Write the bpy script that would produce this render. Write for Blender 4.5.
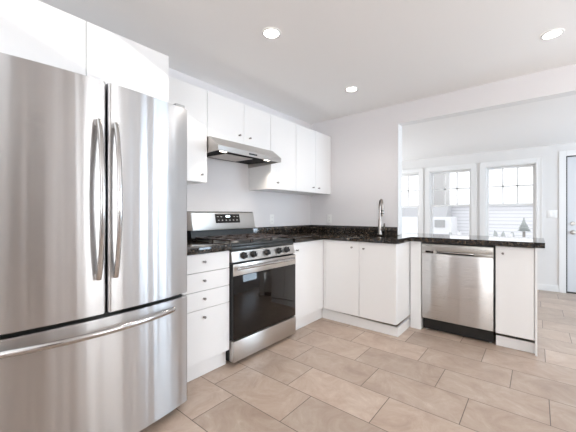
import bpy, bmesh, math, random
from mathutils import Vector, Matrix
random.seed(7)
PI = math.pi
C = bpy.context.scene.collection
for o in list(bpy.data.objects): bpy.data.objects.remove(o)
sc = bpy.context.scene

# ------------------------------------------------------------ camera
TH = 0.687
cd = bpy.data.cameras.new('camera'); cam = bpy.data.objects.new('camera', cd); C.objects.link(cam)
cam.location = (2.401, -3.421, 1.146); cam.rotation_euler = (PI/2, 0, TH)
cd.sensor_fit = 'HORIZONTAL'; cd.sensor_width = 36; cd.lens = 36*303.256/576
cd.shift_y = -(216-214.213)/576; cd.clip_start = 0.02
sc.camera = cam

# ------------------------------------------------------------ view + world
sc.view_settings.view_transform = 'Standard'; sc.view_settings.look = 'None'
sc.view_settings.gamma = 1; sc.view_settings.use_curve_mapping = False
sc.view_settings.exposure = 0.52
sc.cycles.max_bounces = 16; sc.cycles.diffuse_bounces = 9; sc.cycles.glossy_bounces = 6
w = bpy.data.worlds.new('daylight'); sc.world = w; w.use_nodes = True
w.node_tree.nodes['Background'].inputs[0].default_value = (0.93, 0.96, 1.0, 1)
w.node_tree.nodes['Background'].inputs[1].default_value = 1.4

def area(name, loc, rot, sx, sy, power, col):
    l = bpy.data.lights.new(name, 'AREA'); l.shape = 'RECTANGLE'; l.size = sx; l.size_y = sy
    l.energy = power; l.color = col
    o = bpy.data.objects.new(name, l); C.objects.link(o); o.location = loc; o.rotation_euler = rot
    return o
# added area lamps inside the room, standing in for side and rear daylight
UP = 0.55
area('kitchen_side_fill', (5.15, -1.45, 1.45), (0, PI/2+0.8, 0), 1.05, 1.10, 55, (0.92, 0.965, 1.0))
area('kitchen_rear_fill', (3.95, -6.61, 1.45), (PI/2+0.95, 0, 0.2), 2.1, 1.3, 100, (0.94, 0.975, 1.0))
area('dining_side_fill', (5.15, 1.0, 1.35), (0, PI/2-0.05, 0), 1.3, 1.3, 46, (0.66, 0.83, 1.0))
area('dining_left_fill', (-0.53, 1.5, 1.45), (0, -PI/2-UP, 0), 1.1, 1.2, 15, (0.95, 0.98, 1.0))
# low sun shining through the added, unseen ceiling opening
sl = bpy.data.lights.new('sun', 'SUN'); sl.energy = 0.9; sl.angle = math.radians(1.2); sl.color = (1.0, 0.97, 0.93)
sun = bpy.data.objects.new('sun', sl); C.objects.link(sun); sun.location = (6, -9, 6)
sun.rotation_euler = Vector((-1, 1, -0.39)).to_track_quat('-Z', 'Y').to_euler()

# ------------------------------------------------------------ materials
def mat(name, col, rough=0.5, metal=0.0, coat=0.0, **kw):
    m = bpy.data.materials.new(name); m.use_nodes = True
    b = m.node_tree.nodes['Principled BSDF']
    b.inputs['Base Color'].default_value = (*col, 1); b.inputs['Roughness'].default_value = rough
    b.inputs['Metallic'].default_value = metal; b.inputs['Coat Weight'].default_value = coat
    if 'ior' in kw: b.inputs['IOR'].default_value = kw['ior']
    
    return m
def nd(m, t, **kw):
    n = m.node_tree.nodes.new(t)
    for k, v in kw.items(): setattr(n, k, v)
    return n
def lk(m, a, b): m.node_tree.links.new(a, b)
def bsdf(m): return m.node_tree.nodes['Principled BSDF']
def ramp(m, stops):
    r = nd(m, 'ShaderNodeValToRGB'); e = r.color_ramp.elements
    while len(e) < len(stops): e.new(0.5)
    for i, (p, c) in enumerate(stops): e[i].position = p; e[i].color = (*c, 1)
    return r
def bump(m, src, strength, dist=0.01):
    b = nd(m, 'ShaderNodeBump'); b.inputs['Strength'].default_value = strength; b.inputs['Distance'].default_value = dist
    lk(m, src, b.inputs['Height']); lk(m, b.outputs[0], bsdf(m).inputs['Normal'])

def paint(name, col, rough):
    m = mat(name, col, rough)
    t = nd(m, 'ShaderNodeTexCoord'); n = nd(m, 'ShaderNodeTexNoise'); n.inputs['Scale'].default_value = 90
    lk(m, t.outputs['Object'], n.inputs['Vector']); bump(m, n.outputs[0], 0.05, 0.004)
    return m
WALL = paint('wall_paint', (0.755, 0.74, 0.75), 0.6)
DWALL = paint('dining_wall_paint', (0.72, 0.71, 0.70), 0.6)
CEIL = paint('ceiling_paint', (0.90, 0.895, 0.89), 0.7)
TRIM = mat('trim_paint', (0.78, 0.78, 0.775), 0.4)
WHITE = mat('white_cabinet_lacquer', (0.84, 0.84, 0.84), 0.25)
CARC = mat('cabinet_carcass', (0.80, 0.79, 0.78), 0.5)
CHROME = mat('chrome', (0.75, 0.74, 0.73), 0.12, 1)
BRUSHN = mat('brushed_nickel', (0.50, 0.48, 0.46), 0.3, 1)
BLACK = mat('black_plastic', (0.012, 0.012, 0.012), 0.35)
ENAMEL = mat('black_enamel', (0.02, 0.022, 0.022), 0.45)
IRON = mat('cast_iron', (0.045, 0.030, 0.024), 0.35)
GLASSB = mat('dark_oven_glass', (0.006, 0.004, 0.003), 0.03, 0.0, 0.0, ior=1.45)
PLASTW = mat('white_plastic', (0.86, 0.86, 0.85), 0.3)
DOORP = mat('entry_door_paint', (0.66, 0.675, 0.70), 0.35)
RUBBER = mat('weather_strip', (0.06, 0.055, 0.05), 0.6)
GREY = mat('grey_rubber', (0.25, 0.25, 0.25), 0.6)
GASKET = mat('grey_print', (0.10, 0.10, 0.10), 0.5)

def steel(name, col, rough, aniso=0.75, wave=0.25, axis='Z', rot=0.25, wscale=(3.0, 3.0, 0.25), wd=0.02):
    m = mat(name, col, rough, 1.0)
    b = bsdf(m); b.inputs['Anisotropic'].default_value = aniso
    tg = nd(m, 'ShaderNodeTangent'); tg.direction_type = 'RADIAL'; tg.axis = axis
    lk(m, tg.outputs[0], b.inputs['Tangent']); b.inputs['Anisotropic Rotation'].default_value = rot
    t = nd(m, 'ShaderNodeTexCoord'); mp = nd(m, 'ShaderNodeMapping'); mp.inputs['Scale'].default_value = wscale
    n = nd(m, 'ShaderNodeTexNoise'); n.inputs['Scale'].default_value = 1.6; n.inputs['Detail'].default_value = 1.4
    lk(m, t.outputs['Object'], mp.inputs['Vector']); lk(m, mp.outputs[0], n.inputs['Vector'])
    bump(m, n.outputs[0], wave, wd)
    # fine brushing in the roughness
    mp2 = nd(m, 'ShaderNodeMapping'); mp2.inputs['Scale'].default_value = (4, 4, 500)
    n2 = nd(m, 'ShaderNodeTexNoise'); n2.inputs['Scale'].default_value = 1.0
    lk(m, t.outputs['Object'], mp2.inputs['Vector']); lk(m, mp2.outputs[0], n2.inputs['Vector'])
    mr = nd(m, 'ShaderNodeMapRange'); mr.inputs['To Min'].default_value = rough*0.93; mr.inputs['To Max'].default_value = rough*1.07
    lk(m, n2.outputs[0], mr.inputs['Value']); lk(m, mr.outputs[0], b.inputs['Roughness'])
    return m
STEEL = steel('brushed_stainless', (0.60, 0.565, 0.53), 0.3, 0.8, 0.05)
STEELF = steel('fridge_stainless', (0.58, 0.572, 0.57), 0.30, 0.95, 0.3, wscale=(7.0, 7.0, 0.12), wd=0.02)
STEELH = mat('handle_stainless', (0.55, 0.54, 0.53), 0.16, 1.0)

def granite():
    m = mat('black_granite', (0.02, 0.02, 0.02), 0.06, 0, 0.0, ior=1.6)
    t = nd(m, 'ShaderNodeTexCoord')
    n = nd(m, 'ShaderNodeTexNoise'); n.inputs['Scale'].default_value = 60; n.inputs['Detail'].default_value = 6; n.inputs['Roughness'].default_value = 0.7
    r = ramp(m, [(0.0, (0.006, 0.006, 0.006)), (0.52, (0.012, 0.011, 0.010)), (0.57, (0.06, 0.042, 0.028)), (0.68, (0.22, 0.165, 0.12))])
    v = nd(m, 'ShaderNodeTexVoronoi'); v.inputs['Scale'].default_value = 120
    r2 = ramp(m, [(0.0, (0.16, 0.15, 0.14)), (0.14, (0.0, 0.0, 0.0)), (1.0, (0, 0, 0))])
    mx = nd(m, 'ShaderNodeMix', data_type='RGBA', blend_type='ADD'); mx.inputs[0].default_value = 0.5
    for a in (n, v): lk(m, t.outputs['Object'], a.inputs['Vector'])
    lk(m, n.outputs[0], r.inputs[0]); lk(m, v.outputs['Distance'], r2.inputs[0])
    lk(m, r.outputs[0], mx.inputs[6]); lk(m, r2.outputs[0], mx.inputs[7]); lk(m, mx.outputs[2], bsdf(m).inputs['Base Color'])
    return m
GRAN = granite()

def tiles():
    m = mat('beige_porcelain_tile', (0.5, 0.4, 0.33), 0.33)
    N = m.node_tree
    def mth(op, a, b=None, c=None):
        n = nd(m, 'ShaderNodeMath', operation=op)
        for i, v in enumerate((a, b, c)):
            if v is None: continue
            if isinstance(v, (int, float)): n.inputs[i].default_value = v
            else: lk(m, v, n.inputs[i])
        return n.outputs[0]
    g = nd(m, 'ShaderNodeNewGeometry'); s = nd(m, 'ShaderNodeSeparateXYZ'); lk(m, g.outputs['Position'], s.inputs[0])
    X, Y = s.outputs[0], s.outputs[1]
    H, L = 0.3015, 0.5815
    yr = mth('DIVIDE', mth('ADD', Y, 1.853), H); row = mth('FLOOR', yr); fy = mth('MULTIPLY', mth('FRACT', yr), H)
    xr = mth('DIVIDE', mth('ADD', mth('SUBTRACT', X, 1.107 - 10*L), mth('MULTIPLY', row, 0.196)), L)
    col = mth('FLOOR', xr); fx = mth('MULTIPLY', mth('FRACT', xr), L)
    ex = mth('MINIMUM', fx, mth('SUBTRACT', L, fx)); ey = mth('MINIMUM', fy, mth('SUBTRACT', H, fy))
    e = mth('MINIMUM', ex, ey)
    tile = nd(m, 'ShaderNodeMapRange'); tile.inputs['From Min'].default_value = 0.0014; tile.inputs['From Max'].default_value = 0.0028
    lk(m, e, tile.inputs['Value'])
    cb = nd(m, 'ShaderNodeCombineXYZ'); lk(m, col, cb.inputs[0]); lk(m, row, cb.inputs[1])
    wn = nd(m, 'ShaderNodeTexWhiteNoise', noise_dimensions='2D'); lk(m, cb.outputs[0], wn.inputs['Vector'])
    # cloudy stone pattern shifted tile by tile
    sc_ = nd(m, 'ShaderNodeVectorMath', operation='SCALE'); lk(m, wn.outputs['Color'], sc_.inputs[0]); sc_.inputs[3].default_value = 20
    ad = nd(m, 'ShaderNodeVectorMath', operation='ADD'); lk(m, g.outputs['Position'], ad.inputs[0]); lk(m, sc_.outputs[0], ad.inputs[1])
    n1 = nd(m, 'ShaderNodeTexNoise'); n1.inputs['Scale'].default_value = 5.0; n1.inputs['Detail'].default_value = 12; n1.inputs['Roughness'].default_value = 0.72; n1.inputs['Distortion'].default_value = 0.7
    lk(m, ad.outputs[0], n1.inputs['Vector'])
    r = ramp(m, [(0.30, (0.36, 0.265, 0.205)), (0.46, (0.44, 0.335, 0.265)), (0.60, (0.50, 0.40, 0.325)), (0.74, (0.62, 0.53, 0.45))])
    lk(m, n1.outputs[0], r.inputs[0])
    hv = nd(m, 'ShaderNodeMapRange'); hv.inputs['To Min'].default_value = 0.86; hv.inputs['To Max'].default_value = 1.08; lk(m, wn.outputs['Value'], hv.inputs['Value'])
    ml = nd(m, 'ShaderNodeVectorMath', operation='SCALE'); lk(m, r.outputs[0], ml.inputs[0]); lk(m, hv.outputs[0], ml.inputs[3])
    mx = nd(m, 'ShaderNodeMix', data_type='RGBA'); lk(m, tile.outputs[0], mx.inputs[0]); mx.inputs[6].default_value = (0.10, 0.075, 0.06, 1); lk(m, ml.outputs[0], mx.inputs[7])
    lk(m, mx.outputs[2], bsdf(m).inputs['Base Color'])
    rr = nd(m, 'ShaderNodeMapRange'); rr.inputs['To Min'].default_value = 0.26; rr.inputs['To Max'].default_value = 0.44; lk(m, n1.outputs[0], rr.inputs['Value']); lk(m, rr.outputs[0], bsdf(m).inputs['Roughness'])
    hs = mth('ADD', mth('MULTIPLY', tile.outputs[0], 0.5), mth('MULTIPLY', n1.outputs[0], 0.12))
    bump(m, hs, 0.25, 0.004)
    return m
TILE = tiles()

def pane():
    m = bpy.data.materials.new('window_glass'); m.use_nodes = True; n = m.node_tree; n.nodes.clear()
    o = n.nodes.new('ShaderNodeOutputMaterial'); mx = n.nodes.new('ShaderNodeMixShader'); f = n.nodes.new('ShaderNodeFresnel'); f.inputs[0].default_value = 1.45
    t = n.nodes.new('ShaderNodeBsdfTransparent'); g = n.nodes.new('ShaderNodeBsdfGlossy'); g.inputs['Roughness'].default_value = 0.0
    n.links.new(f.outputs[0], mx.inputs[0]); n.links.new(t.outputs[0], mx.inputs[1]); n.links.new(g.outputs[0], mx.inputs[2]); n.links.new(mx.outputs[0], o.inputs[0])
    return m
PANE = pane()
def glow(name, col, s):
    m = mat(name, col, 0.4); b = bsdf(m); b.inputs['Emission Color'].default_value = (*col, 1); b.inputs['Emission Strength'].default_value = s
    return m
LAMP = glow('lamp_lens', (1.0, 0.96, 0.90), 9)
HLAMP = glow('hood_lamp_lens', (1.0, 0.93, 0.82), 5)
CLOCK = glow('clock_digits', (0.75, 0.9, 1.0), 2.5)
LEG = mat('panel_legend', (0.35, 0.35, 0.35), 0.5)

def siding():
    m = mat('white_lap_siding', (0.82, 0.82, 0.83), 0.6)
    g = nd(m, 'ShaderNodeNewGeometry'); s = nd(m, 'ShaderNodeSeparateXYZ'); lk(m, g.outputs['Position'], s.inputs[0])
    a = nd(m, 'ShaderNodeMath', operation='DIVIDE'); lk(m, s.outputs[2], a.inputs[0]); a.inputs[1].default_value = 0.115
    fr = nd(m, 'ShaderNodeMath', operation='FRACT'); lk(m, a.outputs[0], fr.inputs[0])
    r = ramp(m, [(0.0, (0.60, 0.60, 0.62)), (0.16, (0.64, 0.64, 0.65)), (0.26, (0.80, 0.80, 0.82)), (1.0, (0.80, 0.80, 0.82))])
    lk(m, fr.outputs[0], r.inputs[0]); lk(m, r.outputs[0], bsdf(m).inputs['Base Color'])
    return m
SIDE = siding()
SNOW = mat('pale_ground', (0.80, 0.80, 0.80), 0.8)
ROOFM = mat('grey_shingles', (0.42, 0.42, 0.43), 0.8)
BRICKM = mat('weathered_brick', (0.46, 0.45, 0.44), 0.8)
LEAF = mat('hazy_foliage', (0.40, 0.42, 0.41), 0.8)
BARK = mat('grey_bark', (0.30, 0.28, 0.26), 0.9)
FENCE = mat('white_fence_paint', (0.75, 0.75, 0.76), 0.6)
WINDK = mat('shutter_grey', (0.36, 0.36, 0.36), 0.5)

# ------------------------------------------------------------ mesh helpers
class MB:
    def __init__(s): s.bm = bmesh.new()
    def box(s, x0, x1, y0, y1, z0, z1, bev=0.0, seg=2):
        b = bmesh.new(); bmesh.ops.create_cube(b, size=1)
        for v in b.verts:
            v.co = Vector(((x0+x1)/2 + v.co.x*(x1-x0), (y0+y1)/2 + v.co.y*(y1-y0), (z0+z1)/2 + v.co.z*(z1-z0)))
        if bev: bmesh.ops.bevel(b, geom=b.edges[:], offset=bev, segments=seg, affect='EDGES', profile=0.5)
        return s._in(b)
    def _in(s, b, M=None):
        if M is not None: bmesh.ops.transform(b, matrix=M, verts=b.verts)
        me = bpy.data.meshes.new('t'); b.to_mesh(me); b.free(); s.bm.from_mesh(me); bpy.data.meshes.remove(me)
        return s
    def prism(s, pts, axis, a0, a1, bev=0.0):
        """polygon pts (2D) extruded along axis from a0 to a1"""
        b = bmesh.new()
        def P(p, a): return {'z': (p[0], p[1], a), 'y': (p[0], a, p[1]), 'x': (a, p[0], p[1])}[axis]
        lo = [b.verts.new(P(p, a0)) for p in pts]; hi = [b.verts.new(P(p, a1)) for p in pts]; n = len(pts)
        b.faces.new(lo); b.faces.new(hi)
        for i in range(n): b.faces.new((lo[i], lo[(i+1) % n], hi[(i+1) % n], hi[i]))
        bmesh.ops.recalc_face_normals(b, faces=b.faces)
        if bev:
            es = [e for e in b.edges if (e.verts[0] in lo and e.verts[1] in lo) or (e.verts[0] in hi and e.verts[1] in hi)]
            bmesh.ops.bevel(b, geom=es, offset=bev, segments=2, affect='EDGES')
        return s._in(b)
    def lathe(s, prof, center, axis='z', n=20):
        """prof: list of (radius, height) swept round axis through center"""
        b = bmesh.new(); rings = []
        for r, h in prof:
            rings.append([b.verts.new((r*math.cos(2*PI*k/n), r*math.sin(2*PI*k/n), h)) for k in range(n)])
        for i in range(len(rings)-1):
            for k in range(n): b.faces.new((rings[i][k], rings[i][(k+1) % n], rings[i+1][(k+1) % n], rings[i+1][k]))
        b.faces.new(rings[0]); b.faces.new(rings[-1]); bmesh.ops.remove_doubles(b, verts=b.verts, dist=1e-6)
        bmesh.ops.recalc_face_normals(b, faces=b.faces)
        R = {'z': Matrix(), 'x': Matrix.Rotation(PI/2, 4, 'Y'), '-y': Matrix.Rotation(PI/2, 4, 'X'), '-z': Matrix.Rotation(PI, 4, 'X')}[axis]
        return s._in(b, Matrix.Translation(center) @ R)
    def tube(s, pts, rad, n=12, flat=1.0, up=Vector((0, 0, 1))):
        b = bmesh.new(); pts = [Vector(p) for p in pts]; rings = []
        prev = None
        for i, p in enumerate(pts):
            t = (pts[min(i+1, len(pts)-1)] - pts[max(i-1, 0)]).normalized()
            u = prev - t*prev.dot(t) if prev is not None else (up - t*up.dot(t))
            if u.length < 1e-4: u = t.orthogonal()
            u.normalize(); prev = u; v = t.cross(u)
            r = rad[i] if isinstance(rad, (list, tuple)) else rad
            rings.append([b.verts.new(p + u*(r*math.cos(2*PI*k/n)) + v*(r*flat*math.sin(2*PI*k/n))) for k in range(n)])
        for i in range(len(rings)-1):
            for k in range(n): b.faces.new((rings[i][k], rings[i][(k+1) % n], rings[i+1][(k+1) % n], rings[i+1][k]))
        b.faces.new(rings[0]); b.faces.new(rings[-1]); bmesh.ops.recalc_face_normals(b, faces=b.faces)
        return s._in(b)
    def build(s, name, m, parent=None, smooth=True):
        me = bpy.data.meshes.new(name); s.bm.to_mesh(me); s.bm.free(); me.materials.append(m)
        if smooth:
            me.polygons.foreach_set('use_smooth', [True]*len(me.polygons))
            try: me.set_sharp_from_angle(angle=math.radians(32))
            except Exception: pass
        o = bpy.data.objects.new(name, me); C.objects.link(o)
        if parent is not None:
            wl = Vector((0, 0, 0)); q = parent
            while q is not None: wl += q.location; q = q.parent
            me.transform(Matrix.Translation(-wl)); o.parent = parent
        return o
def tag(o, label=None, cat=None, group=None, kind=None):
    for k, v in (('label', label), ('category', cat), ('group', group), ('kind', kind)):
        if v: o[k] = v
    return o
def thing(name, loc, label, cat, group=None):
    o = bpy.data.objects.new(name, None); C.objects.link(o); o.location = loc; o.empty_display_size = 0.1
    return tag(o, label, cat, group)
def recenter(o, loc):
    o.data.transform(Matrix.Translation(-Vector(loc))); o.location = loc; return o
def struct(mb, name, m, parent=None):
    o = mb.build(name, m, parent, smooth=False)
    if parent is None: o['kind'] = 'structure'
    return o
def copy_tree(o, parent=None):
    c = o.copy(); C.objects.link(c)
    if parent is not None: c.parent = parent
    for ch in list(o.children): copy_tree(ch, c)
    return c

# ------------------------------------------------------------ room shell
XR, YR, YF, XDL = 5.2, -6.7, 2.55, -0.6
HZ, DZ, HB = 2.383, 2.175, 2.168
struct(MB().box(XDL-0.15, XR+0.15, YR-0.15, YF+0.15, -0.12, 0), 'floor', TILE)
b = MB(); sx0, sx1, sy0, sy1 = 0.95, 2.30, -4.395, -3.32                     # kitchen ceiling; unseen opening added to shape the sun patch over the fridge
b.box(-0.15, sx0, YR-0.15, 0.12, HZ, HZ+0.12); b.box(sx1, XR+0.15, YR-0.15, 0.12, HZ, HZ+0.12)
b.box(sx0, sx1, YR-0.15, sy0, HZ, HZ+0.12); b.box(sx0, sx1, sy1, 0.12, HZ, HZ+0.12)
struct(b, 'ceiling', CEIL)
struct(MB().box(XDL-0.15, XR+0.15, 0.12, YF+0.15, DZ, DZ+0.12), 'ceiling', CEIL)
struct(MB().box(-0.15, 0, YR, 0.0, 0, HZ), 'wall_left', WALL)
b = MB(); b.box(-0.6, 1.192, 0, 0.12, 0, HZ); b.box(1.192, XR, 0, 0.12, HB, HZ)
struct(b, 'wall_back', WALL)

def wall_y(y0, y1, x0, x1, z1, holes):
    b = MB(); x = x0
    for (a, c, lo, hi) in holes:
        b.box(x, a, y0, y1, 0, z1)
        if lo > 0: b.box(a, c, y0, y1, 0, lo)
        b.box(a, c, y0, y1, hi, z1); x = c
    b.box(x, x1, y0, y1, 0, z1); return b
def wall_x(x0, x1, y0, y1, z1, holes):
    b = MB(); y = y0
    for (a, c, lo, hi) in holes:
        b.box(x0, x1, y, a, 0, z1)
        if lo > 0: b.box(x0, x1, a, c, 0, lo)
        b.box(x0, x1, a, c, hi, z1); y = c
    b.box(x0, x1, y, y1, 0, z1); return b
WIN = [(0.075, 0.650), (0.915, 1.500), (1.782, 2.353)]
GZ0, GZR, GZ1 = 0.72, 1.305, 1.888
so = 0.045
holes = [(a-so, c+so, GZ0-so, GZ1+so) for a, c in WIN] + [(2.725, 3.60, 0, 1.995)]
struct(wall_y(YF, YF+0.14, XDL, XR, DZ, holes), 'wall_far', DWALL)
struct(wall_x(XR, XR+0.12, YR, YF, HZ, [(-4.3, -3.45, 0, 2.03), (-2.15, -0.95, 0.92, 2.0), (0.7, 2.1, 0.65, 2.0)]), 'wall_right', WALL)
struct(wall_y(YR-0.12, YR, 0, XR, HZ, [(2.85, 5.05, 0.78, 2.12)]), 'wall_rear', WALL)
struct(wall_x(XDL-0.12, XDL, 0.12, YF, DZ, [(0.85, 2.1, 0.8, 2.05)]), 'wall_dining', DWALL)

# windows in the far wall: frame, upper sash with six panes, lower sash with one
for i, (a, c) in enumerate(WIN):
    y = YF
    b = MB()
    b.box(a-so, a-so+0.014, y+0.0, y+0.14, GZ0-so, GZ1+so); b.box(c+so-0.014, c+so, y, y+0.14, GZ0-so, GZ1+so)
    b.box(a-so+0.014, c+so-0.014, y, y+0.14, GZ1+so-0.014, GZ1+so); b.box(a-so+0.014, c+so-0.014, y, y+0.14, GZ0-so, GZ0-so+0.014)
    win = struct(b, 'window_%d' % (i+1), TRIM)
    b = MB()                                                       # casing
    e = so + 0.072
    b.box(a-e, a-so+0.004, y-0.018, y, GZ0-so-0.02, GZ1+so+0.072, 0.004); b.box(c+so-0.004, c+e, y-0.018, y, GZ0-so-0.02, GZ1+so+0.072, 0.004)
    b.box(a-so+0.004, c+so-0.004, y-0.018, y, GZ1+so-0.004, GZ1+so+0.072, 0.004)
    b.box(a-e, a-e+0.016, y-0.026, y-0.018, GZ0-so-0.02, GZ1+so+0.072); b.box(c+e-0.016, c+e, y-0.026, y-0.018, GZ0-so-0.02, GZ1+so+0.072)
    b.box(a-e, c+e, y-0.026, y-0.018, GZ1+so+0.056, GZ1+so+0.072)
    b.box(a-e-0.02, c+e+0.02, y-0.05, y, GZ0-so-0.045, GZ0-so-0.02, 0.004)
    b.build('window_casing', TRIM, win, False)
    def sash(name, yy, z0, z1, mun):
        b = MB(); j = so-0.014
        b.box(a-j, a, yy, yy+0.03, z0-0.03, z1+0.03); b.box(c, c+j, yy, yy+0.03, z0-0.03, z1+0.03)
        b.box(a, c, yy, yy+0.03, z1, z1+0.03); b.box(a, c, yy, yy+0.03, z0-0.03, z0)
        if mun:
            for k in (1, 2):
                xm = a + (c-a)*k/3; b.box(xm-0.011, xm+0.011, yy+0.003, yy+0.027, z0, z1)
            zm = (z0+z1)/2; b.box(a, c, yy+0.003, yy+0.027, zm-0.011, zm+0.011)
        s_ = b.build(name, TRIM, win, False)
        MB().box(a, c, yy+0.013, yy+0.017, z0, z1).build('glass', PANE, s_, False)
    sash('upper_sash', y+0.095, GZR+0.012, GZ1, True)
    sash('lower_sash', y+0.055, GZ0, GZR-0.018, False)

# unseen window frames added behind the fill lamps
def side_frame(name, box, mid):
    x0, x1, y0, y1, z0, z1 = box; b = MB(); t = 0.05
    if x1-x0 < y1-y0:
        b.box(x0, x1, y0, y0+t, z0, z1); b.box(x0, x1, y1-t, y1, z0, z1); b.box(x0, x1, y0+t, y1-t, z0, z0+t); b.box(x0, x1, y0+t, y1-t, z1-t, z1)
    else:
        b.box(x0, x0+t, y0, y1, z0, z1); b.box(x1-t, x1, y0, y1, z0, z1); b.box(x0+t, x1-t, y0, y1, z0, z0+t); b.box(x0+t, x1-t, y0, y1, z1-t, z1)
    return struct(b, name, TRIM)
side_frame('window_4', (XR+0.0, XR+0.12, -2.15, -0.95, 0.92, 2.0), 1)
side_frame('window_5', (XR+0.0, XR+0.12, 0.7, 2.1, 0.65, 2.0), 1)
side_frame('window_6', (2.85, 5.05, YR-0.12, YR, 0.78, 2.12), 1)
side_frame('window_7', (XDL-0.12, XDL, 0.85, 2.1, 0.8, 2.05), 1)
for nm, bx in (('window_4', (XR+0.05, XR+0.056, -2.10, -1.0, 0.97, 1.95)), ('window_5', (XR+0.05, XR+0.056, 0.75, 2.05, 0.70, 1.95)),
               ('window_6', (2.9, 5.0, YR-0.07, YR-0.064, 0.83, 2.07)), ('window_7', (XDL-0.07, XDL-0.064, 0.9, 2.05, 0.85, 2.0))):
    MB().box(*bx).build('sun_block_panel', TRIM, bpy.data.objects[nm], False)  # solid panels added to keep the sun out of the unseen windows
struct(MB().box(XR+0.04, XR+0.08, -4.3, -3.45, 0.0, 2.03), 'unseen_dark_door', mat('fridge_reflection_dark', (0.10, 0.085, 0.075), 0.4))  # unseen dark slab added so the fridge steel reflects a darker area

# entry door in far wall
D = MB(); D.box(2.745, 3.58, YF+0.03, YF+0.072, 0.02, 1.978, 0.002)
dr = struct(D, 'door_1', DOORP)
b = MB()
for (zx0, zx1) in ((1.08, 1.86), (0.18, 0.92)):
    for (px0, px1) in ((2.87, 3.13), (3.21, 3.47)):
        b.box(px0, px1, YF+0.022, YF+0.03, zx0, zx1, 0.003)
b.build('raised_panel', DOORP, dr, False)
def lathe_obj(name, prof, c, axis, m, parent=None, n=20): return MB().lathe(prof, c, axis, n).build(name, m, parent)
k = lathe_obj('door_knob', [(0.034, 0), (0.034, 0.006), (0.014, 0.010), (0.012, 0.03), (0.022, 0.036), (0.029, 0.05), (0.027, 0.062), (0.012, 0.068), (0.0, 0.068)], (2.805, YF+0.03, 0.885), '-y', BRUSHN, dr)
k = lathe_obj('deadbolt', [(0.029, 0), (0.029, 0.008), (0.024, 0.014), (0, 0.014)], (2.805, YF+0.03, 1.01), '-y', BRUSHN, dr)
MB().box(2.801, 2.809, YF+0.004, YF+0.016, 0.992, 1.028, 0.002).build('thumb_turn', BRUSHN, k)
b = MB(); b.box(2.725, 2.745, YF+0.02, YF+0.08, 0, 1.995); b.box(3.58, 3.60, YF+0.02, YF+0.08, 0, 1.995); b.box(2.745, 3.58, YF+0.02, YF+0.08, 1.98, 1.995); b.box(2.745, 3.58, YF+0.02, YF+0.10, 0, 0.018)
struct(b, 'trim_1', RUBBER)
b = MB(); b.box(2.652, 2.73, YF-0.018, YF, 0, 2.072, 0.004); b.box(3.595, 3.673, YF-0.018, YF, 0, 2.072, 0.004); b.box(2.73, 3.595, YF-0.018, YF, 1.99, 2.072, 0.004)
struct(b, 'trim_2', TRIM)
b = MB(); b.box(XDL, 2.652, YF-0.014, YF, 0, 0.095, 0.003); b.box(3.673, XR, YF-0.014, YF, 0, 0.095, 0.003); struct(b, 'baseboard_far', TRIM)
struct(MB().box(XR-0.014, XR, -3.4, YF-0.014, 0, 0.095, 0.003), 'baseboard_right', TRIM)
b = MB(); b.box(1.192, XR, 0.12, 0.150, HB-0.055, HB+0.0, 0.004)
struct(MB().box(1.192, XR, -0.004, 0.124, HB-0.006, HB, 0.001), 'trim_3', TRIM)
struct(MB().box(1.192, 1.198, -0.004, 0.124, 0.915, HB-0.006, 0.001), 'trim_4', TRIM)

# ------------------------------------------------------------ cabinets
KNM = mat('knob_metal', (0.30, 0.28, 0.27), 0.3, 1)
def knob(parent, c, axis):
    return lathe_obj('knob', [(0.0075, 0), (0.0075, 0.002), (0.004, 0.004), (0.004, 0.014), (0.0095, 0.017), (0.0095, 0.021), (0.007, 0.024), (0, 0.024)], c, axis, KNM, parent, 14)
G = 0.0018
def cab_left(name, label, cat, y0, y1, z0, z1, xf, doors, toe=False, deep=0.003, group=None, wall_top=True, toe_more=0):
    """cabinet on the left wall, doors face +x.  doors: (y0,y1,z0,z1,knob y,knob z, kind)"""
    t = thing(name, (0, (y0+y1)/2, z0), label, cat, group)
    e = 0.0008; th = 0.016; xb = xf-0.019
    b = MB(); b.box(deep, xb, y0+e, y0+e+th, z0 + (0.115 if toe else 0), z1); b.box(deep, xb, y1-e-th, y1-e, z0 + (0.115 if toe else 0), z1)
    zz = z0 + (0.115 if toe else 0)
    b.box(deep, xb, y0+e+th, y1-e-th, zz, zz+th); b.box(deep, deep+0.006, y0+e+th, y1-e-th, zz+th, z1)
    if wall_top: b.box(deep+0.006, xb, y0+e+th, y1-e-th, z1-th, z1)
    b.build('carcass', WHITE, t)
    if toe: MB().box(xf-0.060, xf-0.044, y0+e, y1-e+toe_more, 0.001, 0.106).build('toe_kick', WHITE, t)
    for (a, c, lo, hi, ky, kz, kind) in doors:
        d = MB().box(xb+0.0006, xf, a+G, c-G, lo+G, hi-G, 0.0012, 1).build(kind, WHITE, t)
        if ky is not None: knob(d, (xf, ky, kz), 'x')
    return t
UZ0, UZ1, UX = 1.404, 2.159, 0.323
cab_left('wall_cabinet', 'wide white cabinet with two doors mounted above the refrigerator', 'cabinet', -3.322, -2.402, 1.80, UZ1, 0.579,
         [(-3.322, -2.864, 1.80, UZ1, None, 0, 'door'), (-2.864, -2.402, 1.80, UZ1, None, 0, 'door')])
cab_left('wall_cabinet', 'narrow single-door white wall cabinet between the refrigerator and the range hood', 'cabinet', -2.396, -1.927, UZ0, UZ1, UX,
         [(-2.396, -1.927, UZ0, UZ1, -1.980, 1.464, 'door')])
cab_left('wall_cabinet', 'short white wall cabinet with two doors directly above the range hood', 'cabinet', -1.925, -1.163, 1.781, UZ1, UX,
         [(-1.925, -1.523, 1.781, UZ1, -1.584, 1.857, 'door'), (-1.523, -1.163, 1.781, UZ1, -1.456, 1.854, 'door')])
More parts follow.
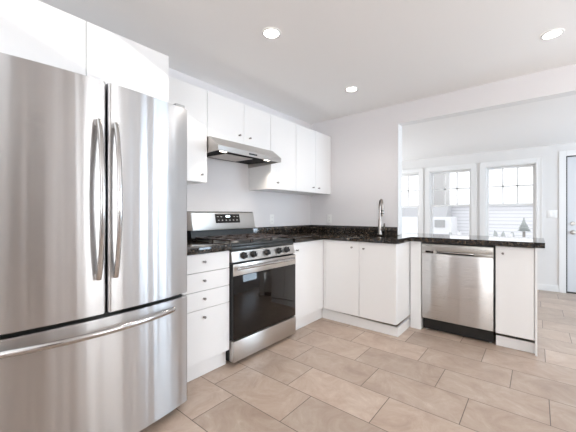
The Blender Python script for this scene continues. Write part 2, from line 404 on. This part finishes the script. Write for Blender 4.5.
cab_left('wall_cabinet', 'single-door white wall cabinet just right of the range hood', 'cabinet', -1.161, -0.747, UZ0, UZ1, UX,
         [(-1.161, -0.747, UZ0, UZ1, -1.065, 1.472, 'door')])
cab_left('wall_cabinet', 'white wall cabinet with a pair of doors in the corner by the back wall', 'cabinet', -0.745, -0.003, UZ0, UZ1, UX,
         [(-0.745, -0.36, UZ0, UZ1, -0.418, 1.466, 'door'), (-0.36, -0.003, UZ0, UZ1, -0.300, 1.465, 'door')])
AL, BZ, TZ = 0.607, 0.122, 0.872
cab_left('base_cabinet', 'white base cabinet with four drawers between refrigerator and range', 'cabinet', -2.392, -1.930, 0, 0.875, AL,
         [(-2.392, -1.930, 0.743, TZ, -2.160, 0.815, 'drawer'), (-2.392, -1.930, 0.613, 0.743, -2.160, 0.684, 'drawer'),
          (-2.392, -1.930, 0.486, 0.613, -2.160, 0.558, 'drawer'), (-2.392, -1.930, BZ, 0.486, -2.160, 0.430, 'drawer')], toe=True, wall_top=False)
cab_left('base_cabinet', 'white single-door base cabinet in the corner right of the range', 'cabinet', -1.160, -0.6325, 0, 0.875, AL,
         [(-1.160, -0.6315, BZ, TZ, -1.104, 0.798, 'door')], toe=True, wall_top=False, toe_more=0.046)

def cab_back(name, label, x0, x1, yf, yb, doors, endr=None, endl=None, toe_extra=0, toe_top=(0.088, 0.086)):
    t = thing(name, ((x0+x1)/2, yb, 0), label, 'cabinet')
    e = 0.0008; th = 0.016; yk = yf+0.019
    b = MB(); b.box(x0+e, x0+e+th, yk, yb, 0.115, 0.875); b.box(x1-e-th, x1-e, yf if endr == 'flush' else yk, yb, 0.1225, 0.875)
    b.box(x0+e+th, x1-e-th, yk, yb, 0.115, 0.131); b.box(x0+e+th, x1-e-th, yb-0.006, yb, 0.131, 0.875)
    b.build('carcass', WHITE, t)
    b = MB(); tl, tr_ = toe_top
    b.prism([(x0+e+toe_extra, 0.001), (x1-e, 0.001), (x1-e, tr_), (x0+e+toe_extra, tl)], 'y', yf+0.044, yf+0.060)
    if endr == 'toe' : b.box(x1-e-0.016, x1-e, yf+0.060, yb, 0.001, tr_)
    b.build('toe_kick', WHITE, t)
    for (a, c, kx, kz, lab) in doors:
        d = MB().box(a+G, c-G, yf, yk-0.0006, BZ+G, TZ-G, 0.0012, 1).build('door', WHITE, t)
        knob(d, (kx, yf, kz), '-y')
    return t
t = cab_back('base_cabinet', 'white base cabinet with two doors under the sink and faucet', 0.610, 1.402, -0.630, -0.006,
         [(0.632, 1.029, 0.953, 0.810, None), (1.029, 1.400, 1.082, 0.806, None)], endr='toe', toe_extra=-0.046, toe_top=(0.106, 0.086))
MB().box(0.6085, 0.6315, -0.6300, -0.6120, BZ, TZ).build('filler_strip', WHITE, t)
t = cab_back('base_cabinet', 'white single-door base cabinet at the free end of the peninsula', 2.124, 2.405, -0.256, 0.315,
         [(2.124, 2.388, 2.178, 0.812, None)])
MB().box(2.390, 2.4045, -0.262, 0.315, 0.001, 0.875).build('end_panel', WHITE, t)
p = MB().box(1.412, 1.512, -0.262, 0.315, 0.001, 0.875, 0.0015, 1).build('filler_panel', WHITE)
recenter(p, (1.462, 0.02, 0)); tag(p, 'tall white filler panel standing between the sink cabinet and the dishwasher', 'panel')
# back of peninsula
p = MB().box(1.514, 2.4045, 0.318, 0.330, 0.001, 0.875).build('back_panel', WHITE)
recenter(p, (1.96, 0.324, 0)); tag(p, 'white finished panel on the dining side of the peninsula', 'panel')

# ------------------------------------------------------------ worktops
def fill_prism(outer, holes, z0, z1, bev=0.003):
    b = bmesh.new(); edges = []
    for lp in [outer]+holes:
        vs = [b.verts.new((x, y, z0)) for x, y in lp]
        for i in range(len(vs)): edges.append(b.edges.new((vs[i], vs[(i+1) % len(vs)])))
    r = bmesh.ops.triangle_fill(b, edges=edges, use_beauty=True, use_dissolve=False)
    fs = [f for f in r['geom'] if isinstance(f, bmesh.types.BMFace)]
    ex = bmesh.ops.extrude_face_region(b, geom=fs)
    vs = [v for v in ex['geom'] if isinstance(v, bmesh.types.BMVert)]
    bmesh.ops.translate(b, verts=vs, vec=(0, 0, z1-z0)); bmesh.ops.recalc_face_normals(b, faces=b.faces)
    bmesh.ops.dissolve_limit(b, angle_limit=0.01, verts=b.verts, edges=b.edges)
    return b
def rrect(x0, x1, y0, y1, r, n=5):
    o = []
    for cx, cy, a in ((x1-r, y1-r, 0), (x0+r, y1-r, 90), (x0+r, y0+r, 180), (x1-r, y0+r, 270)):
        for k in range(n+1):
            t = math.radians(a + 90*k/n); o.append((cx+r*math.cos(t), cy+r*math.sin(t)))
    return o
ZT, ZB = 0.920, 0.8765
SX0, SX1, SY0, SY1 = 0.72, 1.30, -0.54, -0.17
b = MB(); b._in(fill_prism([(0.002, -0.002), (1.199, -0.002), (1.199, 0.35), (2.452, 0.35), (2.452, -0.287), (1.452, -0.287), (1.430, -0.310), (1.430, -0.655), (0.632, -0.655), (0.632, -1.158), (0.002, -1.158)],
        [rrect(SX0, SX1, SY0, SY1, 0.06)], ZB, ZT))
wt = b.build('worktop', GRAN); recenter(wt, (0.7, -0.33, ZB))
tag(wt, 'long black speckled granite worktop running from the range past the sink along the peninsula', 'worktop')
b = MB(); b.box(0.002, 0.022, -1.158, -0.002, ZT+0.0005, 1.001, 0.002); b.box(0.022, 1.190, -0.022, -0.002, ZT+0.0005, 1.001, 0.002); b.build('backsplash', GRAN, wt)
b = MB().box(0.002, 0.632, -2.394, -1.928, ZB, ZT, 0.003); w2 = b.build('worktop', GRAN); recenter(w2, (0.3, -2.16, ZB))
MB().box(0.002, 0.022, -2.394, -1.928, ZT+0.0005, 1.001, 0.002).build('backsplash', GRAN, w2)
tag(w2, 'short black granite worktop on the drawer cabinet beside the refrigerator', 'worktop')

# sink
b = bmesh.new()
def ring(x0, x1, y0, y1, r, z): return [b.verts.new((x, y, z)) for x, y in rrect(x0, x1, y0, y1, r)]
rs = [ring(SX0-0.02, SX1+0.02, SY0-0.02, SY1+0.02, 0.07, ZB-0.001), ring(SX0-0.002, SX1+0.002, SY0-0.002, SY1+0.002, 0.06, ZB-0.001), ring(SX0+0.002, SX1-0.002, SY0+0.002, SY1-0.002, 0.06, ZB-0.03),
      ring(SX0+0.012, SX1-0.012, SY0+0.012, SY1-0.012, 0.06, 0.70), ring(SX0+0.05, SX1-0.05, SY0+0.05, SY1-0.05, 0.05, 0.685)]
for r0, r1 in zip(rs, rs[1:]):
    for k_ in range(len(r0)): b.faces.new((r0[k_], r0[(k_+1) % len(r0)], r1[(k_+1) % len(r0)], r1[k_]))
b.faces.new(rs[-1]); bmesh.ops.recalc_face_normals(b, faces=b.faces)
bmesh.ops.solidify(b, geom=b.faces[:], thickness=0.0015)
t = thing('sink', (1.01, -0.355, 0.685), 'stainless undermount sink bowl set into the black worktop below the faucet', 'sink')
m_ = MB(); m_._in(b); m_.build('bowl', STEELH, t)
lathe_obj('drain', [(0.045, 0), (0.045, 0.004), (0.03, 0.005), (0.025, 0.002), (0, 0.002)], (1.01, -0.355, 0.687), 'z', CHROME, t)

# faucet
fx, fy = 1.030, -0.115
t = thing('faucet', (fx, fy, ZT), 'tall gooseneck pull-down kitchen faucet in brushed metal behind the sink', 'faucet')
FM = mat('faucet_metal', (0.34, 0.31, 0.285), 0.28, 1)
lathe_obj('base', [(0.027, 0.0005), (0.027, 0.008), (0.022, 0.012), (0.020, 0.06), (0.0185, 0.15), (0.015, 0.17), (0.013, 0.175), (0, 0.175)], (fx, fy, ZT), 'z', FM, t)
pts = [(fx, fy, ZT+0.17), (fx, fy, ZT+0.25), (fx, fy, ZT+0.30)]
dxy = Vector((0.10, -0.15, 0)).normalized(); R_ = 0.070
for k_ in range(0, 11):
    a = PI*k_/10; q = Vector((fx, fy, ZT+0.318)) + dxy*(R_ - R_*math.cos(a)) + Vector((0, 0, R_*math.sin(a))); pts.append(q)
pts.append(pts[-1] + Vector((0, 0, -0.02)))
MB().tube(pts, 0.0115, 14, up=Vector((1, 0, 0))).build('neck', FM, t)
e = pts[-1]
sh = lathe_obj('spray_head', [(0.013, 0.0), (0.0145, -0.03), (0.018, -0.09), (0.017, -0.095), (0, -0.095)], e, 'z', FM, t)
b = MB(); b.lathe([(0.0155, -0.028), (0.0160, -0.038), (0.0165, -0.042), (0, -0.042)], e, 'z')
b.lathe([(0.0172, -0.060), (0.0182, -0.066), (0.0184, -0.072), (0, -0.072)], e, 'z'); b.build('button', BLACK, sh)
b = MB(); b.tube([(fx+0.015, fy, ZT+0.055), (fx+0.045, fy, ZT+0.055)], 0.016, 14); b.tube([(fx+0.04, fy-0.002, ZT+0.058), (fx+0.055, fy-0.01, ZT+0.085), (fx+0.062, fy-0.02, ZT+0.125)], [0.011, 0.010, 0.007], 10)
b.build('lever', FM, t)

# ------------------------------------------------------------ refrigerator
YC = -2.862
FB = 0.850
def bow(y): return FB - 0.235*(y-YC)**2
fr = thing('refrigerator', (0.4, YC, 0), 'large stainless steel French door refrigerator with bottom freezer drawer', 'refrigerator')
FS = mat('fridge_side_grey', (0.42, 0.42, 0.42), 0.4)
b = MB(); b.box(0.03, 0.745, -3.314, -2.410, 0.03, 1.745, 0.004); b.build('body', FS, fr)
def bow_panel(y0, y1, z0, z1, x_in=0.752, r=0.012):
    pts = [(x_in, y0), (x_in, y1)]
    n = 26; ed = []
    for k_ in range(6):                      # rounded outer corner, right side
        a = PI/2*k_/5; ed.append((bow(y1-r) - r + r*math.sin(a), y1 - r + r*math.cos(a)))
    for k_ in range(1, n):
        y = y1-r + (y0+r-(y1-r))*k_/n; ed.append((bow(y), y))
    for k_ in range(6):
        a = PI/2*k_/5; ed.append((bow(y0+r) - r + r*math.cos(a), y0 + r - r*math.sin(a)))
    return MB().prism(pts+ed, 'z', z0, z1, 0.004)
def fridge_door(y0, y1, yh, lab):
    d = bow_panel(y0, y1, 0.684, 1.765).build('door', STEELF, fr)
    b = MB(); P_ = []; z0, z1 = 0.850, 1.575
    for k_ in range(49):
        s_ = k_/48; z = z0 + (z1-z0)*s_; off = 0.016 + 0.048*math.sin(PI*s_)**0.75
        P_.append((bow(yh)+off, yh, z))
    b.tube(P_, 0.0115, 16, flat=0.75, up=Vector((0, 1, 0)))
    for z in (z0+0.012, z1-0.012): b.box(bow(yh)-0.001, bow(yh)+0.022, yh-0.009, yh+0.009, z-0.012, z+0.012, 0.004)
    b.build('handle', STEELH, d)
    return d
fridge_door(-3.315, YC-0.004, YC-0.040, 'l'); fridge_door(YC+0.004, -2.409, YC+0.032, 'r')
d = bow_panel(-3.315, -2.409, 0.042, 0.664).build('freezer_drawer', STEELF, fr)
b = MB(); P_ = []
for k_ in range(61):
    s_ = k_/60; y = -3.255 + (-2.520+3.255)*s_; P_.append((bow(y) + 0.018 + 0.040*math.sin(PI*s_)**0.7, y, 0.618))
b.tube(P_, 0.0145, 16, flat=0.75)
for y in (-3.245, -2.530): b.box(bow(y)-0.002, bow(y)+0.024, y-0.014, y+0.014, 0.608, 0.628, 0.004)
b.build('handle', STEELH, d)
MB().box(0.746, 0.7515, -3.315, -2.42, 0.05, 1.742).build('door_gasket', BLACK, fr)
b = MB(); b.box(0.60, 0.745, -3.31, -2.424, 0.004, 0.029); b.build('base_grille', BLACK, fr)
for y in (-2.455, -3.28): MB().box(0.66, 0.80, y-0.03, y+0.03, 1.766, 1.786, 0.005).build('hinge_cover', FS, fr)
for y in (-2.47, -3.27):
    for x in (0.1,): lathe_obj('foot', [(0.02, 0), (0.02, 0.029), (0, 0.029)], (x, y, 0), 'z', BLACK, fr)

# ------------------------------------------------------------ gas range
RY0, RY1 = -1.922, -1.164; RC = (RY0+RY1)/2
rg = thing('gas_range', (0.33, RC, 0), 'freestanding stainless gas range with black oven window and five knobs', 'range')
MB().box(0.03, 0.592, RY0+0.002, RY1-0.002, 0.022, 0.895, 0.002).build('body', BLACK, rg)
b = MB(); b.box(0.085, 0.612, RY0, RY1, 0.896, 0.914, 0.004); b.box(0.594, 0.617, RY0, RY1, 0.862, 0.8955, 0.004)
b.build('cooktop', mat('cooktop_enamel', (0.022, 0.025, 0.025), 0.3), rg)
# backguard
b = MB(); b.prism([(0.012, 0.915), (0.075, 0.915), (0.085, 0.93), (0.075, 1.0), (0.012, 1.0)], 'y', RY0+0.004, RY1-0.004); b.build('vent_housing', ENAMEL, rg)
bg = MB().prism([(0.012, 1.0005), (0.105, 1.0005), (0.108, 1.010), (0.078, 1.158), (0.066, 1.166), (0.012, 1.166)], 'y', RY0+0.004, RY1-0.004, 0.003).build('backguard', STEEL, rg)
MB().box(0.010, 0.0675, RY0+0.006, RY1-0.006, 1.1665, 1.170).build('top_trim', BLACK, bg)
def on_bg(y0, y1, z0, z1, off, th):
    # slab lying on the leaning face of the backguard
    fxz = lambda z: 0.108 - (z-1.010)*(0.030/0.148)
    return MB().prism([(fxz(z0)+off, z0), (fxz(z0)+off+th, z0), (fxz(z1)+off+th, z1), (fxz(z1)+off, z1)], 'y', y0, y1)
dp = on_bg(-1.668, -1.372, 1.063, 1.147, 0.0002, 0.003).build('display', GLASSB, bg)
on_bg(-1.545, -1.495, 1.118, 1.133, 0.0034, 0.001).build('clock', CLOCK, dp)
for yy in (-1.64, -1.60, -1.44, -1.40): on_bg(yy-0.010, yy+0.010, 1.120, 1.126, 0.0034, 0.0006).build('touch_key', LEG, dp)
for yy in (-1.635, -1.59, -1.545, -1.50, -1.455, -1.41): on_bg(yy-0.008, yy+0.008, 1.084, 1.094, 0.0034, 0.0006).build('touch_key', LEG, dp)
# control panel, leaning back
cp = MB().prism([(0.593, 0.778), (0.632, 0.778), (0.634, 0.782), (0.618, 0.858), (0.612, 0.8615), (0.593, 0.8615)], 'y', RY0, RY1, 0.002).build('control_panel', STEEL, rg)
for yk in (-1.804, -1.702, -1.543, -1.389, -1.284):
    kb = MB(); kb.lathe([(0.028, 0.0), (0.028, 0.004), (0.023, 0.007), (0.0215, 0.028), (0.019, 0.031), (0, 0.031)], (0, 0, 0), 'x', 24)
    kb.box(0.028, 0.040, -0.006, 0.006, -0.021, 0.021, 0.003)
    o = kb.build('knob', BLACK); o.parent = cp; o.location = Vector((0.6265, yk, 0.822)) - Vector(rg.location); o.rotation_euler = (0, -0.2, 0)
    kr = MB().box(0.0402, 0.0412, -0.0012, 0.0012, 0.002, 0.019).build('indicator', PLASTW); kr.parent = o
od = MB().box(0.594, 0.636, RY0, RY1, 0.190, 0.768, 0.004).build('oven_door', BLACK, rg)
MB().box(0.6365, 0.6425, RY0+0.001, RY1-0.001, 0.678, 0.766, 0.002).build('top_band', STEEL, od)
MB().box(0.6365, 0.6415, RY0+0.001, RY1-0.001, 0.194, 0.675, 0.002).build('oven_window', GLASSB, od)
hb = MB(); hb.tube([(0.670, RY0+0.018, 0.735), (0.670, RY1-0.055, 0.735)], 0.0125, 16)
for y in (RY0+0.045, RY1-0.085): hb.box(0.6426, 0.672, y-0.012, y+0.012, 0.729, 0.747, 0.004)
hb.build('handle', STEELH, od)
MB().box(0.594, 0.646, RY0, RY1, 0.028, 0.184, 0.004).build('storage_drawer', STEEL, rg)
for (x, y) in ((0.08, RY0+0.05), (0.08, RY1-0.05), (0.56, RY0+0.05), (0.56, RY1-0.05)):
    lathe_obj('foot', [(0.018, 0), (0.018, 0.006), (0.008, 0.008), (0.008, 0.022), (0, 0.022)], (x, y, 0), 'z', BLACK, rg)
# burners and grates
for (x, y, r) in ((0.22, -1.78, 0.036), (0.46, -1.78, 0.044), (0.34, RC, 0.050), (0.22, -1.31, 0.034), (0.46, -1.31, 0.046)):
    bu = lathe_obj('burner', [(r+0.012, 0), (r+0.010, 0.006), (r, 0.010), (r, 0.014), (0, 0.014)], (x, y, 0.9142), 'z', BRUSHN, rg)
    lathe_obj('burner_cap', [(r-0.004, 0.0142), (r-0.002, 0.020), (r-0.010, 0.024), (0, 0.024)], (x, y, 0.9142), 'z', IRON, bu)
def grate(y0, y1):
    b = MB(); z0, z1 = 0.934, 0.946; t_ = 0.0055
    x0, x1 = 0.11, 0.575
    b.box(x0, x1, y0, y0+2*t_, z0, z1, 0.002); b.box(x0, x1, y1-2*t_, y1, z0, z1, 0.002)
    b.box(x0, x0+2*t_, y0, y1, z0, z1, 0.002); b.box(x1-2*t_, x1, y0, y1, z0, z1, 0.002)
    xm = (x0+x1)/2; b.box(xm-t_, xm+t_, y0, y1, z0, z1, 0.002)
    ym = (y0+y1)/2; b.box(x0, x1, ym-t_, ym+t_, z0, z1+0.004, 0.002)
    for x in (0.165, 0.275, 0.405, 0.515): b.box(x-t_, x+t_, y0, y0+(y1-y0)*0.36, z0, z1+0.004, 0.002); b.box(x-t_, x+t_, y1-(y1-y0)*0.36, y1, z0, z1+0.004, 0.002)
    for x in (x0+t_, xm, x1-t_):
        for y in (y0+t_, y1-t_): b.box(x-t_, x+t_, y-t_, y+t_, 0.9145, z0+0.002)
    b.build('grate', IRON, rg)
gw = (RY1-RY0-0.05)/3
for k_ in range(3): grate(RY0+0.025+gw*k_+0.002, RY0+0.025+gw*(k_+1)-0.002)

# ------------------------------------------------------------ range hood
hd = thing('range_hood', (0.2, RC, 1.64), 'slanted stainless under-cabinet range hood above the gas range', 'range hood')
HY0, HY1 = RY0-0.001, RY1+0.001
b = MB(); b.prism([(0.006, 1.700), (0.440, 1.690), (0.440, 1.655), (0.462, 1.655), (0.462, 1.694), (0.352, 1.7795), (0.006, 1.7795)], 'y', HY0, HY1)
for y in (HY0, HY1-0.012): b.prism([(0.006, 1.640), (0.4395, 1.655), (0.4395, 1.6895), (0.006, 1.6995)], 'y', y, y+0.012)
b.build('shell', steel('hood_stainless', (0.50, 0.475, 0.45), 0.36, 0.7, 0.05), hd)
MB().prism([(0.008, 1.680), (0.438, 1.672), (0.438, 1.676), (0.008, 1.684)], 'y', HY0+0.013, HY1-0.013).build('underside_pan', mat('pan_black', (0.006, 0.006, 0.006), 0.9), hd)
FILT = mat('aluminium_filter', (0.55, 0.52, 0.49), 0.45, 0.6)
MB().prism([(0.08, 1.668), (0.33, 1.664), (0.33, 1.670), (0.08, 1.675)], 'y', RC-0.20, RC+0.12).build('filter', FILT, hd)
for y in (RY0+0.115, RY1-0.115):
    MB().box(0.365, 0.400, y-0.030, y+0.030, 1.666, 1.671, 0.002).build('lamp', HLAMP, hd)
for y in (RY0+0.115, RY1-0.115):
    sp = bpy.data.lights.new('hood_beam', 'SPOT'); sp.energy = 5; sp.spot_size = math.radians(150); sp.spot_blend = 0.7; sp.color = (1.0, 0.90, 0.78); sp.shadow_soft_size = 0.03
    so_ = bpy.data.objects.new('hood_beam', sp); C.objects.link(so_); so_.location = (0.383, y, 1.655); so_.rotation_euler = (0, -0.25, 0)
MB().box(0.4625, 0.4635, RC-0.05, RC+0.05, 1.666, 1.680).build('switch_strip', BLACK, hd)

# ------------------------------------------------------------ dishwasher
dw = thing('dishwasher', (1.817, 0.03, 0), 'stainless steel dishwasher built into the peninsula', 'dishwasher')
DX0, DX1, DYF = 1.5185, 2.112, -0.262
MB().box(DX0, DX1, -0.214, 0.30, 0.115, 0.858).build('tub', GREY, dw)
STEELD = steel('dishwasher_stainless', (0.66, 0.65, 0.64), 0.28, 0.95, 0.45, wscale=(4.0, 4.0, 0.2), wd=0.02)
dd = MB().box(DX0+0.001, DX1-0.001, DYF, -0.2145, 0.128, 0.766, 0.005).build('door', STEELD, dw)
GX0, GX1 = 1.655, 1.970
b = MB(); b.box(DX0+0.001, DX1-0.001, DYF, -0.2145, 0.792, 0.856, 0.002); b.box(DX0+0.001, GX0, DYF, -0.2145, 0.768, 0.7919, 0.001); b.box(GX1, DX1-0.001, DYF, -0.2145, 0.768, 0.7919, 0.001)
cpn = b.build('control_panel', mat('panel_stainless', (0.50, 0.485, 0.46), 0.42, 1.0), dw)
MB().box(GX0, GX1, -0.236, -0.2150, 0.768, 0.7915).build('grip_recess', BLACK, dw)
MB().box(GX0+0.004, GX1-0.004, DYF-0.001, DYF+0.006, 0.779, 0.789, 0.002).build('grip_bar', STEELH, dw)
MB().box(DX0+0.002, DX1-0.002, -0.250, -0.2145, 0.8585, 0.875).build('top_shade_strip', BLACK, dw)  # black strip standing in for the shade under the counter edge
MB().box(1.561, 1.616, DYF-0.0006, DYF-0.0001, 0.838, 0.8415).build('badge', GASKET, cpn)
MB().box(1.556, 1.628, DYF-0.0006, DYF-0.0001, 0.771, 0.789).build('display', GLASSB, cpn)
for k_ in range(6): MB().box(1.895+0.030*k_, 1.910+0.030*k_, DYF-0.0006, DYF-0.0001, 0.826, 0.830).build('button', LEG, cpn)
for k_ in range(5): MB().box(1.985+0.022*k_, 1.997+0.022*k_, DYF-0.0006, DYF-0.0001, 0.806, 0.810).build('button', LEG, cpn)
kp = MB(); kp.box(DX0+0.004, DX1-0.004, -0.205, -0.19, 0.012, 0.114); kp.build('kick_plate', BLACK, dw)
for x in (DX0+0.03, DX1-0.03): lathe_obj('foot', [(0.010, 0), (0.010, 0.008), (0.005, 0.010), (0.005, 0.03), (0, 0.03)], (x, -0.180, 0), 'z', PLASTW, dw)
MB().box(DX0+0.01, DX1-0.01, -0.213, -0.190, 0.116, 0.123).build('lower_seal', BLACK, dw)

# ------------------------------------------------------------ outlets and switch
def plate(name, loc, rot, label, cat, rocker=1, w_=0.072, h_=0.115):
    b = MB(); b.box(-w_/2, w_/2, -0.005, 0, -h_/2, h_/2, 0.002)
    t = thing(name, loc, label, cat); t.rotation_euler = (0, 0, rot)
    o = b.build('cover_plate', PLASTW); o.parent = t
    if name == 'power_outlet':
        for z in (-0.021, 0.021):
            s_ = MB().box(-0.016, 0.016, -0.0065, -0.0051, z-0.014, z+0.014, 0.0006).build('socket', PLASTW); s_.parent = t
            q = MB(); q.box(-0.008, -0.0055, -0.0070, -0.0066, z-0.004, z+0.006); q.box(0.0055, 0.008, -0.0070, -0.0066, z-0.004, z+0.006); q = q.build('slots', GREY); q.parent = s_
    else:
        for k_ in range(rocker):
            x = (k_-(rocker-1)/2)*0.046
            s_ = MB().box(x-0.016, x+0.016, -0.008, -0.0051, -0.033, 0.033, 0.001).build('rocker', PLASTW); s_.parent = t
    return t
plate('power_outlet', (0.300, -0.0005, 1.085), 0, 'white power outlet on the back wall, left of the faucet', 'outlet')
plate('power_outlet', (0.0005, -0.795, 1.085), PI/2, 'white power outlet on the left wall, right of the range', 'outlet')
plate('light_switch', (2.580, YF-0.0005, 1.150), 0, 'white double light switch between the far window and the entry door', 'switch', 2, 0.115)

# ------------------------------------------------------------ recessed lights
def downlight(x, y):
    t = thing('recessed_light', (x, y, HZ), 'x', 'ceiling light', 'recessed ceiling lights of the kitchen')
    b = bmesh.new(); n = 28; rr = [(0.064, -0.0005), (0.064, -0.004), (0.055, -0.007), (0.050, -0.005)]
    rg_ = [[b.verts.new((r*math.cos(2*PI*k/n), r*math.sin(2*PI*k/n), z)) for k in range(n)] for r, z in rr]
    for i in range(3):
        for k in range(n): b.faces.new((rg_[i][k], rg_[i][(k+1) % n], rg_[i+1][(k+1) % n], rg_[i+1][k]))
    bmesh.ops.recalc_face_normals(b, faces=b.faces)
    m_ = MB(); m_._in(b); o = m_.build('trim_ring', TRIM); o.parent = t
    o = MB().lathe([(0.050, -0.0005), (0.050, -0.004), (0, -0.004)], (0, 0, 0), 'z', 28).build('lens', LAMP); o.parent = t
    return t
L0 = downlight(1.001, -1.892)
LBL = ['round recessed ceiling light nearest the refrigerator', 'round recessed ceiling light nearest the corner wall cabinets', 'round recessed ceiling light over the peninsula, rightmost in view']
for i, (x, y) in enumerate([(1.001, -1.892), (0.986, -0.707), (2.482, -0.662)]):
    t = L0 if i == 0 else copy_tree(L0)
    t.location = (x, y, HZ); t['label'] = LBL[i]
    sp = bpy.data.lights.new('downlight_beam', 'SPOT'); sp.energy = 12; sp.spot_size = math.radians(135); sp.spot_blend = 0.8; sp.color = (1.0, 0.95, 0.90); sp.shadow_soft_size = 0.05
    so_ = bpy.data.objects.new('downlight_beam', sp); C.objects.link(so_); so_.location = (x, y, HZ-0.02)

# ------------------------------------------------------------ outside
GZ = -0.45
struct(MB().box(XR+0.301, 15, 0.2, YF+0.1, GZ, 6.0), 'wall_sun_block_wing', SIDE)  # unseen block added to keep the sun off the garage siding
struct(MB().box(XDL-0.15, XR+0.3, 0.13, YF+0.14, DZ+0.13, 6.0), 'wall_sun_block_storey', SIDE)  # unseen mass added over the dining room to shade the garage
o = MB().box(-16, 20, YF+0.4, 34, GZ-0.1, GZ).build('ground', SNOW, smooth=False); tag(o, kind='structure')
nh = thing('garage', (3.0, 9.8, GZ), 'low white garage with lap siding beyond the dining windows', 'building')
MB().box(-0.20, 9.5, 8.6, 12.5, GZ, 1.42).build('siding_wall', SIDE, nh, False)
MB().prism([(8.45, 1.42), (12.65, 1.42), (10.5, 1.60)], 'x', -0.21, 9.7).build('roof', FENCE, nh, False)
hs = thing('house', (-2.0, 8.5, GZ), 'small pale outbuilding with grey shuttered window seen through the middle window', 'building')
MB().box(-4.5, 0.277, 7.4, 8.4, GZ, 1.06).build('wall', FENCE, hs, False)
MB().box(-0.203, 0.097, 7.36, 7.398, 0.717, 0.955).build('shutter', WINDK, hs, False)
MB().prism([(7.5, 1.0605), (8.4, 1.0605), (8.4, 1.40), (7.9, 1.40)], 'x', -4.5, 0.11).build('roof', ROOFM, hs, False)
nb = thing('brick_building', (-0.45, 9.5, GZ), 'grey weathered narrow brick building rising behind the pale outbuilding', 'building')
MB().box(-0.65, -0.27, 9.0, 10.0, GZ, 2.85).build('wall', BRICKM, nb, False)
MB().box(-0.70, -0.22, 8.95, 10.05, 2.851, 2.93).build('coping', ROOFM, nb, False)

def conifer(x, y, zb, h, r, label):
    t = thing('conifer', (x, y, GZ), label, 'tree')
    b = MB(); n = 15
    for i in range(7):
        s_ = i/7; z = zb + h*s_*0.9; rad = r*(1-s_)**1.0
        b.lathe([(rad*0.25, z+0.015), (rad, z), (rad*0.6, z+h*0.10), (0.01, z+h*0.22)], (x, y, 0), 'z', n)
    for v in b.bm.verts: v.co += Vector((random.uniform(-1, 1), random.uniform(-1, 1), random.uniform(-1, 1)))*0.07*r
    b.build('foliage', LEAF, t, False)
    MB().lathe([(0.04, GZ), (0.03, zb+0.03), (0, zb+0.03)], (x, y, 0), 'z', 10).build('trunk', BARK, t)
conifer(2.14, 6.7, 0.70, 0.35, 0.155, 'small pointed conifer in front of the white garage siding')
def bush(x, y, r, h, label, group=None):
    b = bmesh.new(); bmesh.ops.create_icosphere(b, subdivisions=3, radius=1)
    for v in b.verts: v.co = Vector((x + v.co.x*r*random.uniform(0.88, 1.1), y + v.co.y*r*0.7*random.uniform(0.88, 1.1), GZ + (v.co.z*0.5+0.45)*h*random.uniform(0.93, 1.06)))
    m_ = MB(); m_._in(b); o = m_.build('bush', LEAF, smooth=False); recenter(o, (x, y, GZ)); tag(o, label, 'bush', group)
for (x, y) in ((1.47, 7.2), (1.66, 7.25), (1.86, 7.2)): bush(x, y, 0.085, 1.17, 'low clipped bush in a row beside the small conifer', 'bushes below the garage siding')
for (x, y) in ((0.42, 6.6), (0.66, 6.6)): bush(x, y, 0.105, 1.12, 'low bush seen in the lower right of the middle window', 'bushes left of the garage')
fn = thing('garden_fence', (2, 6.2, GZ), 'low white rail fence outside the dining windows', 'fence')
b = MB(); b.box(-4, 5.5, 6.08, 6.12, 0.50, 0.56); b.box(-4, 5.5, 6.08, 6.12, 0.10, 0.15); b.build('rail', FENCE, fn, False)
for k_ in range(9): MB().box(-3.9+1.15*k_, -3.82+1.15*k_, 6.06, 6.14, GZ, 0.66).build('post', FENCE, fn, False)
